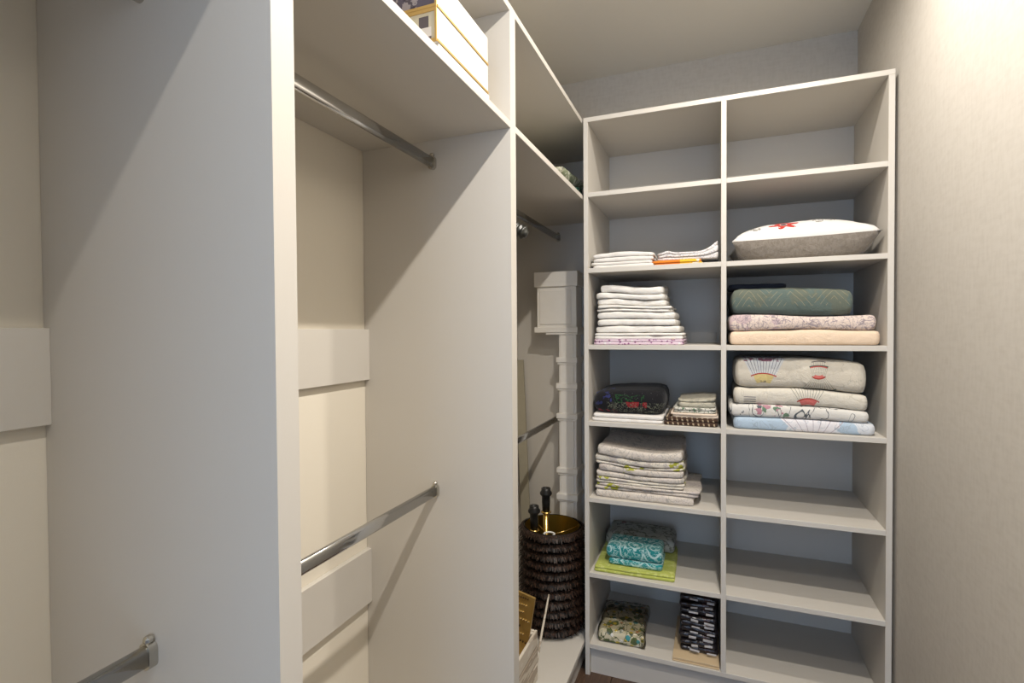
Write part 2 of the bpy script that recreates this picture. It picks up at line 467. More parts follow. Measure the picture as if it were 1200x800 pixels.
def tube(bm, pts, rad, n=10, mat=0):
    pts = [Vector(p) for p in pts]; rings = []
    up = Vector((0, 0, 1))
    for i, p in enumerate(pts):
        d = (pts[min(i + 1, len(pts) - 1)] - pts[max(i - 1, 0)]).normalized()
        s = d.cross(up) if abs(d.dot(up)) < .95 else d.cross(Vector((1, 0, 0)))
        s.normalize(); t = s.cross(d)
        r = rad[i] if isinstance(rad, (list, tuple)) else rad
        rings.append([bm.verts.new(p + s * r * math.cos(2 * math.pi * k / n) + t * r * math.sin(2 * math.pi * k / n)) for k in range(n)])
    for a, b in zip(rings, rings[1:]):
        for k in range(n):
            bm.faces.new((a[k], a[(k + 1) % n], b[(k + 1) % n], b[k])).material_index = mat
    bm.faces.new(rings[0]); bm.faces.new(rings[-1])

# ------------------------------------------------------------------ the room
YOPEN = -2.2  # open end of the added passage, set far back to even out the daylight
def slab_obj(name, *a, mat): return struct(box(name, *a, mat, None, 0))
floor = slab_obj('floor', XW - .1, XR + .1, YOPEN, YW + .1, -.06, -.012, mat=M['underfloor'])
pw = 0.135; k = 0; x = XF - .16
while x < XR - .01:
    x1 = min(x + pw, XR)
    ys = [YOPEN, -.1 + .37 * (k % 3), 1.05 + .33 * (k % 2), 2.06]
    for a, b in zip(ys, ys[1:]):
        box('plank', x + .001, x1 - .001, a + .001, b - .001, -.012, 0, M['wood'], floor, .0012)
    x += pw; k += 1
slab_obj('wall_left', XW - .1, XW, YOPEN, YW + .1, -.012, ZC, mat=M['wall_cream'])
slab_obj('wall_back', XW, XR, YW, YW + .1, -.012, ZC, mat=M['wallpaper'])
slab_obj('wall_added_passage', XW, XF, YOPEN, -.365, -.012, ZC, mat=M['wallpaper'])  # unseen wall, added to narrow the passage that lets the daylight in
slab_obj('wall_right', XR, XR + .1, YOPEN, YW + .1, -.012, ZC, mat=M['wallpaper'])
slab_obj('ceiling', XW - .1, XR + .1, YOPEN, YW + .1, ZC, ZC + .08, mat=M['ceiling'])

# recessed ceiling lamps in a row along the aisle
for i, ly in enumerate(LAMP_YS):
    lamp = empty('downlight', (LAMP_X, ly, ZC), 'round recessed ceiling lamp in the row along the aisle', 'ceiling lamp', 'recessed lamps along the aisle')
    bm = bmesh.new(); lathe(bm, [(.030, -.0005), (.046, -.0005), (.046, -.004), (.036, -.007), (.030, -.004)], 32, close=False)
    mesh_obj('trim_ring', bm, M['white_plastic'], lamp, smooth=True)
    bm = bmesh.new(); lathe(bm, [(.0001, -.003), (.030, -.003)], 24, close=False)
    mesh_obj('lens', bm, M['lens'], lamp)
    ld = bpy.data.lights.new('downlight_beam', 'AREA'); ld.shape = 'DISK'; ld.size = .045
    ld.energy = LAMP_W[i]; ld.color = LAMP_COL; ld.spread = math.radians(170)
    lo = bpy.data.objects.new('downlight_beam', ld); COL.objects.link(lo); lo.parent = lamp
    lo.location = (0, 0, LAMP_Z - ZC)

# ------------------------------------------------------------------ wardrobe bays on the left
def stadium(bm, hw, hh, y0, y1, cx, cz, n=10):
    prof = []
    st = hh - hw
    for i in range(n + 1):
        a = math.pi * i / n; prof.append((hw * math.cos(a), st + hw * math.sin(a)))
    for i in range(n + 1):
        a = math.pi + math.pi * i / n; prof.append((hw * math.cos(a), -st + hw * math.sin(a)))
    A = [bm.verts.new((cx + p[0], y0, cz + p[1])) for p in prof]; B = [bm.verts.new((cx + p[0], y1, cz + p[1])) for p in prof]
    m = len(prof)
    for i in range(m): bm.faces.new((A[i], A[(i + 1) % m], B[(i + 1) % m], B[i]))
    bm.faces.new(A); bm.faces.new(B)
def rail(parent, y0, y1, z, x=-0.718):
    L = parent.location
    bm = bmesh.new(); stadium(bm, .0075, .015, y0 + .003 - L.y, y1 - .003 - L.y, x - L.x, z - L.z)
    r = mesh_obj('hanging_rail', bm, M['chrome'], parent)
    for p in r.data.polygons: p.use_smooth = len(p.vertices) == 4
    for a, b in ((y0, y0 + .012), (y1 - .012, y1)):
        bm = bmesh.new(); stadium(bm, .0105, .0185, a - L.y, b - L.y, x - L.x, z - L.z)
        add_box(bm, x - .006 - L.x, x + .006 - L.x, a - L.y, b - L.y, z + .016 - L.z, z + .026 - L.z, .003)
        mesh_obj('rail_bracket', bm, M['nickel'], r)
def wardrobe(y0, y1, label, t0=T, t1=T, rail_hi=1.8427, rail_lo=.9435):
    """carcass between y0 and y1 (outer faces)"""
    w_ = empty('wardrobe_bay', (XW, y0, 0), label, 'wardrobe', 'open hanging bays along the left wall')
    box('side_panel', XW + .001, XF, y0, y0 + t0, .0, ZTOP + T, M['panel'], w_, .0)
    box('side_panel', XW + .001, XF, y1 - t1, y1, .0, ZTOP + T, M['panel'], w_, .0)
    i0, i1 = y0 + t0, y1 - t1
    box('top_panel', XW + .001, XF, i0, i1, ZTOP, ZTOP + T, M['panel'], w_)
    box('shelf', XW + .001, XF, i0, i1, ZS, ZS + T, M['panel'], w_)
    box('bottom_panel', XW + .001, XF, i0, i1, ZBASE - T, ZBASE, M['panel'], w_)
    box('plinth', XF - .038, XF - .022, i0, i1, .0, ZBASE - T, M['panel'], w_)
    for za, zb in ((1.2441, 1.3905), (.5942, .7507)):
        box('back_batten', XW + .001, XW + .017, i0, i1, za, zb, M['panel'], w_)
    rail(w_, i0, i1, rail_hi); rail(w_, i0, i1, rail_lo)
    return w_
YMA, YMB = (YA0 + YA1) / 2, (YB0 + YB1) / 2
wardrobe(-.36, YMA, 'grey open hanging bay with chrome rails and nothing in it', T, YMA - YA0)
wardrobe(YMA, YMB, 'grey open hanging bay with white gold-edged boxes on its top shelf', YA1 - YMA, YMB - YB0)
wardrobe(YMB, YEND + T, 'grey open hanging bay in the corner holding the dark fringed shade and white pillar', YB1 - YMB, T, rail_lo=.955)

# ------------------------------------------------------------------ shelving unit on the back wall
su = empty('shelving_unit', (XU0, YU, 0), 'grey pigeonhole shelving unit with two columns of seven openings, partly filled with folded linen', 'shelving unit')
box('side_panel', XU0, XU0 + T, YU, YUB, .0, ZTOP, M['panel'], su)
box('side_panel', XU1 - T, XU1, YU, YUB, .0, ZTOP, M['panel'], su)
box('divider', XM0, XM0 + T, YU, YUB, ZSH[6] + T, ZTOP, M['panel'], su)
box('top_panel', XU0, XU1, YU, YUB, ZTOP, ZTOP + T, M['panel'], su)
box('bottom_panel', XU0 + T, XU1 - T, YU, YUB, ZSH[6], ZSH[6] + T, M['panel'], su)
for z in ZSH[:6]:
    box('shelf', XU0 + T, XM0, YU, YUB, z, z + T, M['panel'], su)
    box('shelf', XM0 + T, XU1 - T, YU, YUB, z, z + T, M['panel'], su)
box('back_panel', XU0, XU1, YUB, YUB + .008, ZSH[6], ZTOP + T, M['panel'], su)
box('plinth', XU0 + T, XU1 - T, YU + .022, YU + .038, .0, ZSH[6], M['panel'], su)
# thin strip along the foot of a pigeonhole's back
box('back_rail', -.10, .008, YUB - .012, YUB, ZSH[2] + T, ZSH[2] + T + .045, M['panel'], su)
LX0, LX1, RX0, RX1 = XU0 + T, XM0, XM0 + T, XU1 - T
ST = [z + T for z in ZSH]

# ------------------------------------------------------------------ folded cloth
def rr(w, d, r, n=11, c=4):
    """rounded rectangle outline, counter-clockwise"""
    r = min(r, w * .45, d * .45); P = []
    cs = ((w / 2 - r, -d / 2 + r, -90), (w / 2 - r, d / 2 - r, 0), (-w / 2 + r, d / 2 - r, 90), (-w / 2 + r, -d / 2 + r, 180))
    for i, (cx, cy, a0) in enumerate(cs):
        for k in range(c + 1):
            a = math.radians(a0 + 90 * k / c); P.append((cx + r * math.cos(a), cy + r * math.sin(a)))
        nx, ny, na = cs[(i + 1) % 4]
        a = math.radians(a0 + 90)
        ex, ey = cx + r * math.cos(a), cy + r * math.sin(a)
        fx, fy = nx + r * math.cos(math.radians(na)), ny + r * math.sin(math.radians(na))
        for k in range(1, n): P.append((ex + (fx - ex) * k / n, ey + (fy - ey) * k / n))
    return P
def slab(bm, w, d, t, z0, seed=0, cx=0, cy=0, corner=.02, rough=.004, wave=None, wave0=None, bulge=.0, round_=1.0, skew=0.0, nx=14, pw=.6):
    """one soft layer of cloth: rounded edge, uneven outline and top. wave lifts the top, wave0 the underside"""
    O = Vector((seed * 3.17, seed * 1.31, seed * .77))
    out = rr(w, d, corner, nx)
    e = t / 2 * round_
    prof = [(None, 0.0, 1), (.35, 0, 1), (.62, 0, 1), (.82, 0, 1), (.93, 0, 1)]
    rings = []
    def put(px, py, z, top):
        nz = noise.noise(Vector((px * 9, py * 9, z0 * 31)) + O)
        n2 = noise.noise(Vector((px * 26, py * 26, z0 * 31 + 5)) + O)
        n3 = noise.noise(Vector((px * 13, py * 13, z0 * 31 + 9)) + O)
        ex, ey = abs(px) / (w / 2), abs(py) / (d / 2)
        x_ = px - math.copysign(rough * 1.5 * (.5 + .6 * n3) * ex ** 3, px) + skew * py
        y_ = py - math.copysign(rough * (1.2 * (.5 + .6 * n2) + 1.1 * (.5 + .6 * nz)) * ey ** 3, py)
        q = (z - z0) / t if t else 0
        zz = z
        if wave: zz += wave(px + cx, py + cy) * q
        if wave0: zz += wave0(px + cx, py + cy) * (1 - q)
        if top: zz += -rough * (.35 * (.5 + .6 * nz) + .2 * (.5 + .6 * n2)) + bulge * (1 - ex ** 2) * (1 - ey ** 2)
        return bm.verts.new((x_ + cx, y_ + cy, zz))
    seq = []
    for s in (.35, .62, .82, .93): seq.append((s, t, True))
    K = 6
    for k in range(K + 1):
        a = math.pi / 2 - math.pi * k / K
        off = e * (max(0.0, math.cos(a)) ** pw - 1)
        seq.append((off, t / 2 + t / 2 * math.sin(a), 'e'))
    for s in (.93, .6): seq.append((s, 0, False))
    for s, z, kind in seq:
        if kind == 'e':
            fx, fy = (w / 2 + s) / (w / 2), (d / 2 + s) / (d / 2)
            rings.append([put(px * fx, py * fy, z0 + z, z > t * .6) for px, py in out])
        else:
            q = s * (1 - e / (w / 2)); q2 = s * (1 - e / (d / 2))
            rings.append([put(px * q, py * q2, z0 + z, kind) for px, py in out])
    m = len(out)
    for a, b in zip(rings, rings[1:]):
        for i in range(m): bm.faces.new((a[i], b[i], b[(i + 1) % m], a[(i + 1) % m]))
    for rg, z, top in ((rings[0], t, True), (rings[-1], 0, False)):
        c = put(0, 0, z0 + z, top)
        for i in range(m): bm.faces.new((c, rg[i], rg[(i + 1) % m]))
def folded(name, x0, x1, y0, d, z, layers, mat, label, cat, group=None, seed=0, rough=.004, corner=.018, wave=None, wave0=None, bulge=0.0, jit=.004, rz=0.0, mats=None, round_=.6, skew=0):
    """folded cloth whose front spans x0..x1 at y0; layers: thickness list bottom to top. Returns the object and its top height"""
    w_ = x1 - x0
    bm = bmesh.new(); R = random.Random(seed); zz = 0.0
    tot = sum(layers)
    def mixw(q): return (lambda x, y: (wave(x, y) if wave else 0) * q + (wave0(x, y) if wave0 else 0) * (1 - q))
    for i, t in enumerate(layers):
        q0, q1 = sum(layers[:i]) / tot, sum(layers[:i + 1]) / tot
        slab(bm, w_ - 2 * jit * R.random(), d - 2 * jit * R.random(), t, zz, seed * 7 + i, jit * R.uniform(-1, 1), jit * R.uniform(-1, .2), corner, rough, mixw(q1), mixw(q0), bulge if i == len(layers) - 1 else 0, round_, skew)
        zz += t
    o = mesh_obj(name, bm, mat, None, ((x0 + x1) / 2, y0 + d / 2, z), True)
    o.rotation_euler.z = rz
    tag(o, label, cat, group)
    return o, z + zz

# ---- left column, second pigeonhole
zt = ST[1] + .0005
G = 'white table linen on the second shelf'
_, z = folded('folded_cloth', LX0 + .004, -.215, YU + .012, .25, zt, [.012, .012], M['white_cotton'], 'plain white folded cloth flat on the shelf beside the orange cloth, under another', 'cloth', G, 11, .004)
folded('folded_cloth', LX0 + .006, -.213, YU + .014, .24, z + .001, [.014, .015], M['white_cotton'], 'plain white folded cloth lying on another white cloth beside the lace cloths', 'cloth', G, 12, .006, wave=lambda x, y: .006 * math.cos(x * 16) + .003)
o, z = folded('folded_napkin', -.222, -.04, YU + .016, .20, zt, [.008, .009], M['orange'], 'orange and yellow folded napkin under the white lace cloth', 'napkin', None, 13, .002)
folded('folded_cloth', -.208, LX1 - .006, YU + .014, .23, z + .001, [.010, .010, .008], M['lace'], 'white lace-patterned folded cloth with a curled-up end on an orange napkin', 'cloth', None, 14, .004,
       wave=lambda x, y: .034 * max(0, (x - .035) / .07) ** 2 + .008 * math.exp(-((x + .07) / .015) ** 2))

# ---- left column, third pigeonhole: pile of white towels
zt = ST[2] + .0005
dw = lambda x, y: .006 * math.sin(x * 13 + 1)
_, z = folded('folded_cloth', LX0 + .010, -.107, YU + .014, .30, zt, [.012, .010], M['pink_floral'], 'pink floral folded cloth at the bottom of the white towel pile', 'cloth', None, 21, .003)
rights = [-.10, -.112, -.125, -.13, -.145, -.165, -.17, -.175]
ths = [[.014, .012], [.028], [.026], [.028], [.012, .013], [.024], [.023], [.030]]
names = ['white towel directly on the pink floral cloth', 'second white towel above the pink floral cloth', 'third white towel above the pink floral cloth', 'fourth white towel above the pink floral cloth',
         'fifth white towel above the pink floral cloth', 'third white towel from the top of the towel pile', 'second white towel from the top of the towel pile', 'topmost white towel of the pile with raised back corner']
prev = None
for i, (r_, th, nm) in enumerate(zip(rights, ths, names)):
    wv = (lambda i: (lambda x, y: (.0012 * i) * math.cos(x * 17 + .8 + .15 * i) * (1 if i < 7 else 1.0) + (max(0, y + .04) * .14 if i == 7 else 0)))(i)
    _, z = folded('folded_towel', LX0 + .010 + .003 * (i % 3) + (.010 if i == 7 else 0), r_, YU + .016 + .004 * (i % 2), .29, z, th, M['white_towel'], nm, 'towel', 'white towels in one pile', 30 + i, .011, .022, wave=wv, wave0=prev); prev = wv

# ---- left column, fourth pigeonhole
zt = ST[3] + .0005
_, z = folded('folded_sheet', LX0 + .003, -.175, YU + .010, .36, zt, [.014, .017], M['white_cotton'], 'white folded sheet under the black embroidered quilt', 'sheet', None, 41, .006)
bm = bmesh.new(); slab(bm, .292, .34, .088, 0, 42, 0, 0, .06, .008, lambda x, y: .006 * math.sin(x * 9) + .035 * max(0, y), None, .010, .75)
q = mesh_obj('folded_quilt', bm, M['black_quilt'], None, (-.320, YU + .19, z + .001), True)
tag(q, 'black quilt with red and green embroidery folded on a white sheet', 'quilt')
_, z = folded('folded_cloth', -.180, LX1 - .004, YU + .012, .26, zt, [.016, .015], M['brown_lattice'], 'dark brown lattice-patterned folded cloth beside the black quilt', 'cloth', None, 43, .002)
_, z = folded('folded_cloth', -.158, LX1 - .006, YU + .018, .24, z, [.008, .009], M['peach_pale'], 'thin pale peach folded cloth on the brown lattice cloth', 'cloth', None, 44, .003)
_, z = folded('folded_cloth', -.146, .010, YU + .022, .20, z, [.010, .010], M['leaf_print'], 'white folded cloth with dark green leaves under the beige cloth', 'cloth', None, 45, .003)
folded('folded_cloth', -.140, .012, YU + .026, .20, z, [.022, .012], M['sage_print'], 'sage beige crumpled folded cloth on top of the leaf print cloth', 'cloth', None, 46, .008, wave=lambda x, y: .005 * math.sin(x * 25 + y * 10) + .02 * max(0, y))

# ---- left column, fifth pigeonhole: pile of printed linen
zt = ST[4] + .0005; z = zt
sp = [(.006, -.062, [.032], 'printed linen at the bottom of the linen pile, lying on the shelf'),
      (.012, -.046, [.013, .012], 'widest printed linen, second from the bottom of the linen pile'),
      (.008, -.098, [.011, .012], 'printed linen third from the bottom of the linen pile'),
      (.016, -.100, [.022], 'printed linen at the middle of the linen pile'),
      (.022, -.098, [.026], 'printed linen third from the top of the linen pile'),
      (.010, -.100, [.010, .024], 'printed linen with lime sprigs second from the top of the linen pile'),
      (.020, -.102, [.040], 'thick crumpled printed linen on top of the linen pile')]
prev = None
for i, (l_, r_, th, nm) in enumerate(sp):
    wv = (lambda i: (lambda x, y: .0016 * i * math.cos((x + .0) * 14 + 2.6) + (.11 * max(0, y + .02) if i == 6 else 0)))(i)
    _, z = folded('folded_linen', LX0 + l_, r_, YU + .012 + .003 * (i % 3), .30, z, th, M['linen%d' % i], nm, 'linen', 'printed linen in one pile', 50 + i, .009, .02, wave=wv, wave0=prev); prev = wv

# ---- left column, sixth pigeonhole
zt = ST[5] + .0005
bm = bmesh.new(); slab(bm, .315, .32, .014, 0, 61, corner=.008, rough=.003); slab(bm, .312, .318, .009, .0138, 62, corner=.008, rough=.004)
q = mesh_obj('folded_tablecloth', bm, M['lime'], None, (-.300, YU + .178, zt), True); q.rotation_euler.z = .03
tag(q, 'lime green folded tablecloth spread under the teal packs', 'tablecloth'); zl = zt + .024
_, z = folded('folded_cloth', -.405, -.190, YU + .050, .155, zl, [.022], M['teal'], 'lower teal scroll-patterned folded cloth on the lime tablecloth', 'cloth', None, 63, .002, .012)
folded('folded_cloth', -.415, -.188, YU + .052, .155, z, [.052], M['teal'], 'upper thicker teal scroll-patterned folded cloth', 'cloth', None, 64, .003, .014, round_=.7)
bm = bmesh.new(); slab(bm, .30, .17, .058, 0, 65, corner=.02, rough=.006, bulge=.012, round_=.8, wave=lambda x, y: .10 * max(0, y))
q = mesh_obj('folded_cloth', bm, M['grey_floral'], None, (-.302, YU + .305, zl), True)
tag(q, 'grey floral folded cloth behind the teal cloths on the lime tablecloth', 'cloth')

# ---- left column, bottom pigeonhole
zt = ST[6] + .0005
pk = empty('wrapped_tablecloth', (-.352, YU + .156, zt), 'cream floral cloth folded in a clear plastic bag on the bottom shelf', 'tablecloth', None, .03)
bm = bmesh.new(); slab(bm, .195, .27, .046, 0.001, 71, corner=.02, rough=.008, bulge=.008, round_=.7)
mesh_obj('cloth', bm, M['meadow'], pk, smooth=True)
bm = bmesh.new(); slab(bm, .207, .282, .054, 0, 72, corner=.010, rough=.012, bulge=.009, round_=.5)
mesh_obj('plastic_bag', bm, M['film'], pk, smooth=True)
folder = empty('cardboard_folder', (-.066, YU + .168, zt), 'tan cardboard folder under the black packages on the bottom shelf', 'folder')
bm = bmesh.new(); add_box(bm, -.083, .083, -.162, .150, 0, .005, .001); mesh_obj('back_sheet', bm, M['card'], folder)
bm = bmesh.new(); add_box(bm, -.083, .083, -.158, .150, .0058, .013, .001); mesh_obj('front_sheet', bm, M['card'], folder)
z = zt + .0135
pn = ['directly on the tan cardboard', 'second above the tan cardboard', 'third above the tan cardboard', 'fourth above the tan cardboard', 'fifth in the stack of nine',
      'fourth from the top of the package stack', 'third from the top of the package stack', 'second from the top of the package stack', 'topmost under the shelf']
R = random.Random(5)
for i in range(9):
    t_ = .0245
    dx = R.uniform(-.004, .003)
    pkg = empty('packaged_cloth', (-.057 + dx, YU + .165 + R.uniform(-.006, .006), z), 'dark cloth in glossy plastic with white labels, ' + pn[i], 'package', 'packaged dark cloths in one stack', R.uniform(-.03, .03))
    bm = bmesh.new(); slab(bm, .142, .22, t_ * .9, 0, 80 + i, corner=.012, rough=.006, bulge=.001, round_=.9, nx=9, wave=lambda x, y: .003 * math.sin(x * 40 + i))
    mesh_obj('wrapped_cloth', bm, M['package'], pkg, smooth=True)
    for lx, lw in ((-.014, R.uniform(.024, .036)), (.042, R.uniform(.026, .036))):
        bm = bmesh.new(); h0 = R.uniform(.006, .011)
        lx += R.uniform(-.004, .004)
        add_box(bm, lx - lw / 2, lx + lw / 2, -.1185, -.1135, h0, h0 + .0065 + R.uniform(-.002, .002), .001)
        lb = mesh_obj('paper_label', bm, M['label'], pkg); lb.rotation_euler.y = R.uniform(-.12, .12)
    z += t_

folded('plastic_bag', -.145, .008, YU + .300, .11, zt + .0145, [.20], M['green_bag'], 'dark green crumpled bag behind the stack of dark packages', 'bag', None, 79, .014, .03)

# ---- right column, second pigeonhole: cushion
def cushion(name, w_, d_, h_, loc, rz, mats, label, cat, low=.45, group=None):
    n = 26; bm = bmesh.new(); top = {}; bot = {}
    for i in range(n + 1):
        for j in range(n + 1):
            u, v = -1 + 2 * i / n, -1 + 2 * j / n
            pinch = 1 - .075 * (1 - abs(u) ** 1.5) * abs(v) ** 2
            pin2 = 1 - .075 * (1 - abs(v) ** 1.5) * abs(u) ** 2
            x_, y_ = u * w_ / 2 * pin2, v * d_ / 2 * pinch
            f = ((1 - abs(u) ** 2.4) * (1 - abs(v) ** 2.4)) ** .42
            wob = noise.noise(Vector((u * 2.3, v * 2.3, 3))) * .006 * f + noise.noise(Vector((u * 7, v * 7, 8))) * .003 * f
            zs = h_ * low * (1 + .05 * u)
            zt_ = zs + h_ * (1 - low) * f + wob
            zb = zs - zs * min(1, f * 1.55) + .003 * noise.noise(Vector((u * 6, v * 6, 1))) * (1 - f)
            top[i, j] = bm.verts.new((x_, y_, zt_))
            bot[i, j] = top[i, j] if i in (0, n) or j in (0, n) else bm.verts.new((x_, y_, max(0.0, zb)))
    for i in range(n):
        for j in range(n):
            f = bm.faces.new((top[i, j], top[i + 1, j], top[i + 1, j + 1], top[i, j + 1])); f.material_index = 0
            q = (bot[i, j], bot[i, j + 1], bot[i + 1, j + 1], bot[i + 1, j])
            if len(set(q)) == 4: bm.faces.new(q).material_index = 1
    o = mesh_obj(name, bm, mats, None, loc, True); o.rotation_euler.z = rz
    return tag(o, label, cat, group)
cushion('cushion', .462, .40, .152, ((RX0 + RX1) / 2 + .006, YU + .225, ST[1] + .0005), .0, [M['pillow_top'], M['taupe']], 'white cushion with red flower embroidery and taupe velvet underside', 'cushion', .50)

# ---- right column, third pigeonhole
zt = ST[2] + .0005
w1 = lambda x, y: .003 * math.cos(x * 14)
w2 = lambda x, y: .006 * math.cos(x * 11 + 2)
w3 = lambda x, y: .030 * max(0, y) - .07 * max(0, x - .0) + .004
_, z = folded('folded_sheet', RX0 + .002, RX1 - .002, YU + .018, .38, zt, [.054], M['peach'], 'plain peach folded sheet under the blush paisley quilt', 'sheet', None, 91, .010, .018, wave=w1)
_, z = folded('folded_quilt', RX0 + .001, RX1 - .006, YU + .016, .38, z, [.054], M['mauve_print'], 'blush folded quilt with dark paisley drawing between peach sheet and green quilt', 'quilt', None, 92, .012, .018, wave=w2, wave0=w1)
_, z2 = folded('folded_quilt', RX0 + .002, RX1 - .070, YU + .020, .36, z, [.096], M['green_quilt'], 'thick grey-green folded quilt with zigzag stitching', 'quilt', None, 93, .014, .018, wave=w3, wave0=w2, round_=.6)
folded('folded_cloth', RX0 + .006, RX0 + .22, YU + .12, .24, z2 + .001, [.020], M['navy'], 'dark navy folded cloth on top of the green quilt', 'cloth', None, 94, .006, .03, wave=lambda x, y: .03 * max(0, y + .06) + .004, wave0=lambda x, y: .03 * max(0, y + .06) + .004, bulge=.006)

# ---- right column, fourth pigeonhole
zt = ST[3] + .0005
tl = lambda k: (lambda x, y: k * (-.05 * x + .007 * math.sin(x * 10 + 1)))
_, z = folded('folded_sheet', RX0 + .014, RX0 + .464, YU + .012, .36, zt, [.044], M['blue'], 'pale blue folded sheet with white petals at the bottom of its pile', 'sheet', None, 101, .005, .02, wave=tl(.25))
_, z = folded('folded_sheet', RX0 + .008, RX0 + .450, YU + .012, .36, z, [.043], M['twig'], 'white folded sheet with dark twig drawing on the pale blue sheet', 'sheet', None, 102, .005, .02, wave=tl(.7), wave0=tl(.25))
_, z = folded('folded_duvet_cover', RX0 + .012, RX0 + .456, YU + .014, .37, z, [.060], M['balloon_b'], 'cream folded cover with one red balloon drawing, thinner of the two', 'duvet cover', None, 103, .013, .022, wave=tl(1.0), wave0=tl(.7))
_, z = folded('folded_duvet_cover', RX0 + .016, RX0 + .452, YU + .014, .37, z, [.108], M['balloon_a'], 'thick cream folded cover with blue and red balloon drawings on top of its pile', 'duvet cover', None, 104, .013, .025, wave=tl(1.0), wave0=tl(1.0), round_=.45)

# ------------------------------------------------------------------ top shelf of the middle bay: picture boxes
ZT = ZS + T
def picture_box(z0, h_, mat_pic, label):
    b = empty('storage_box', (-.503, .896, z0), label, 'storage box', 'boxes on the top shelf')
    L_, W_ = .243, .30
    bm = bmesh.new(); add_box(bm, -W_, 0, 0, L_, 0, h_, .0015)
    mesh_obj('body', bm, M['box_side'], b)
    bm = bmesh.new(); add_box(bm, -W_ + .008, -.004, -.0016, 0, .006, h_ - .007, 0)
    mesh_obj('picture_end', bm, mat_pic, b)
    for a in ((-W_, 0, -.003, .0, h_ - .007, h_), (-W_, 0, -.003, .0, .0, .006), (-W_, -W_ + .007, -.003, 0, .006, h_ - .007), (-.004, 0, -.003, 0, .006, h_ - .007)):
        bm = bmesh.new(); add_box(bm, *a); mesh_obj('gold_frame', bm, M['shelf_gold'], b)
    bm = bmesh.new(); add_box(bm, 0, .0018, 0, L_, .0, .0045); mesh_obj('gold_line', bm, M['shelf_gold'], b)
    return b
bm = bmesh.new(); add_box(bm, -.30, 0, .006, .25, 0, .0225, .001)
tag(mesh_obj('flat_box', bm, M['kraft_white'], None, (-.503, .896, ZT + .0005)), 'flat white card box under the two gold-edged boxes on the top shelf', 'box')
picture_box(ZT + .0235, .066, M['picture'], 'lower white card box with gold edging and a printed room picture on its end')
picture_box(ZT + .0900, .066, M['picture_dark'], 'upper white card box with gold edging and a dark printed picture on its end')

# ------------------------------------------------------------------ top shelf of the corner bay
cushion('cushion', .34, .40, .066, (-.690, 2.235, ZT + .0005), .1, [M['paisley_green'], M['paisley_green']], 'dark green paisley cushion lying on the corner top shelf', 'cushion', .5)
cushion('cushion', .32, .30, .062, (-.695, 2.145, ZT + .070), -.1, [M['paisley_cream'], M['paisley_cream']], 'cream paisley cushion lying on a dark green one', 'cushion', .5)

# ------------------------------------------------------------------ corner bay contents
# white painted pillar
pil = empty('pillar', (-.642, 2.40, ZBASE), 'white painted wooden pillar with a square box head and stepped bands, standing in the corner bay', 'pillar')
def pb(name, x0, x1, y0, y1, z0, z1, bev=.002): return box(name, x0, x1, y0, y1, z0, z1, M['white_paint'], pil, bev)
pb('shaft', -.684, -.600, 2.352, 2.448, ZBASE, 1.375)
pb('shaft_panel', -.676, -.612, 2.346, 2.352, ZBASE + .02, 1.365, .0015)
for zz, hh in ((1.236, .024), (1.113, .026), (.972, .024), (.716, .024), (.590, .028)):
    pb('band', -.694, -.592, 2.336, 2.456, zz, zz + hh)
    pb('band_lip', -.689, -.597, 2.342, 2.450, zz - .010, zz - .0005, .0015)
pb('head', -.790, -.598, 2.348, 2.452, 1.375, 1.660)
pb('head_panel', -.775, -.622, 2.343, 2.348, 1.415, 1.575, .0015)
pb('cap_band', -.801, -.590, 2.337, 2.460, 1.592, 1.662)
pb('foot_band', -.801, -.590, 2.337, 2.460, 1.376, 1.402)
pb('foot_lip', -.745, -.592, 2.341, 2.455, 1.366, 1.3755)

# leaning board against the end panel
bm = bmesh.new()
def quad_prism(bm, pts, y0, y1):
    A = [bm.verts.new((p[0], y0 + p[2], p[1])) for p in pts]; B = [bm.verts.new((p[0], y1 + p[2], p[1])) for p in pts]
    bm.faces.new(A); bm.faces.new(B[::-1])
    for i in range(4): bm.faces.new((A[i], B[i], B[(i + 1) % 4], A[(i + 1) % 4]))
quad_prism(bm, [(-.890, ZBASE + .002, -.05), (-.842, ZBASE + .002, -.05), (-.904, 1.238, 0), (-.948, 1.238, 0)], 2.462, 2.4715)
tag(mesh_obj('leaning_board', bm, M['board']), 'narrow beige board leaning in the corner behind the fringed shade', 'board')

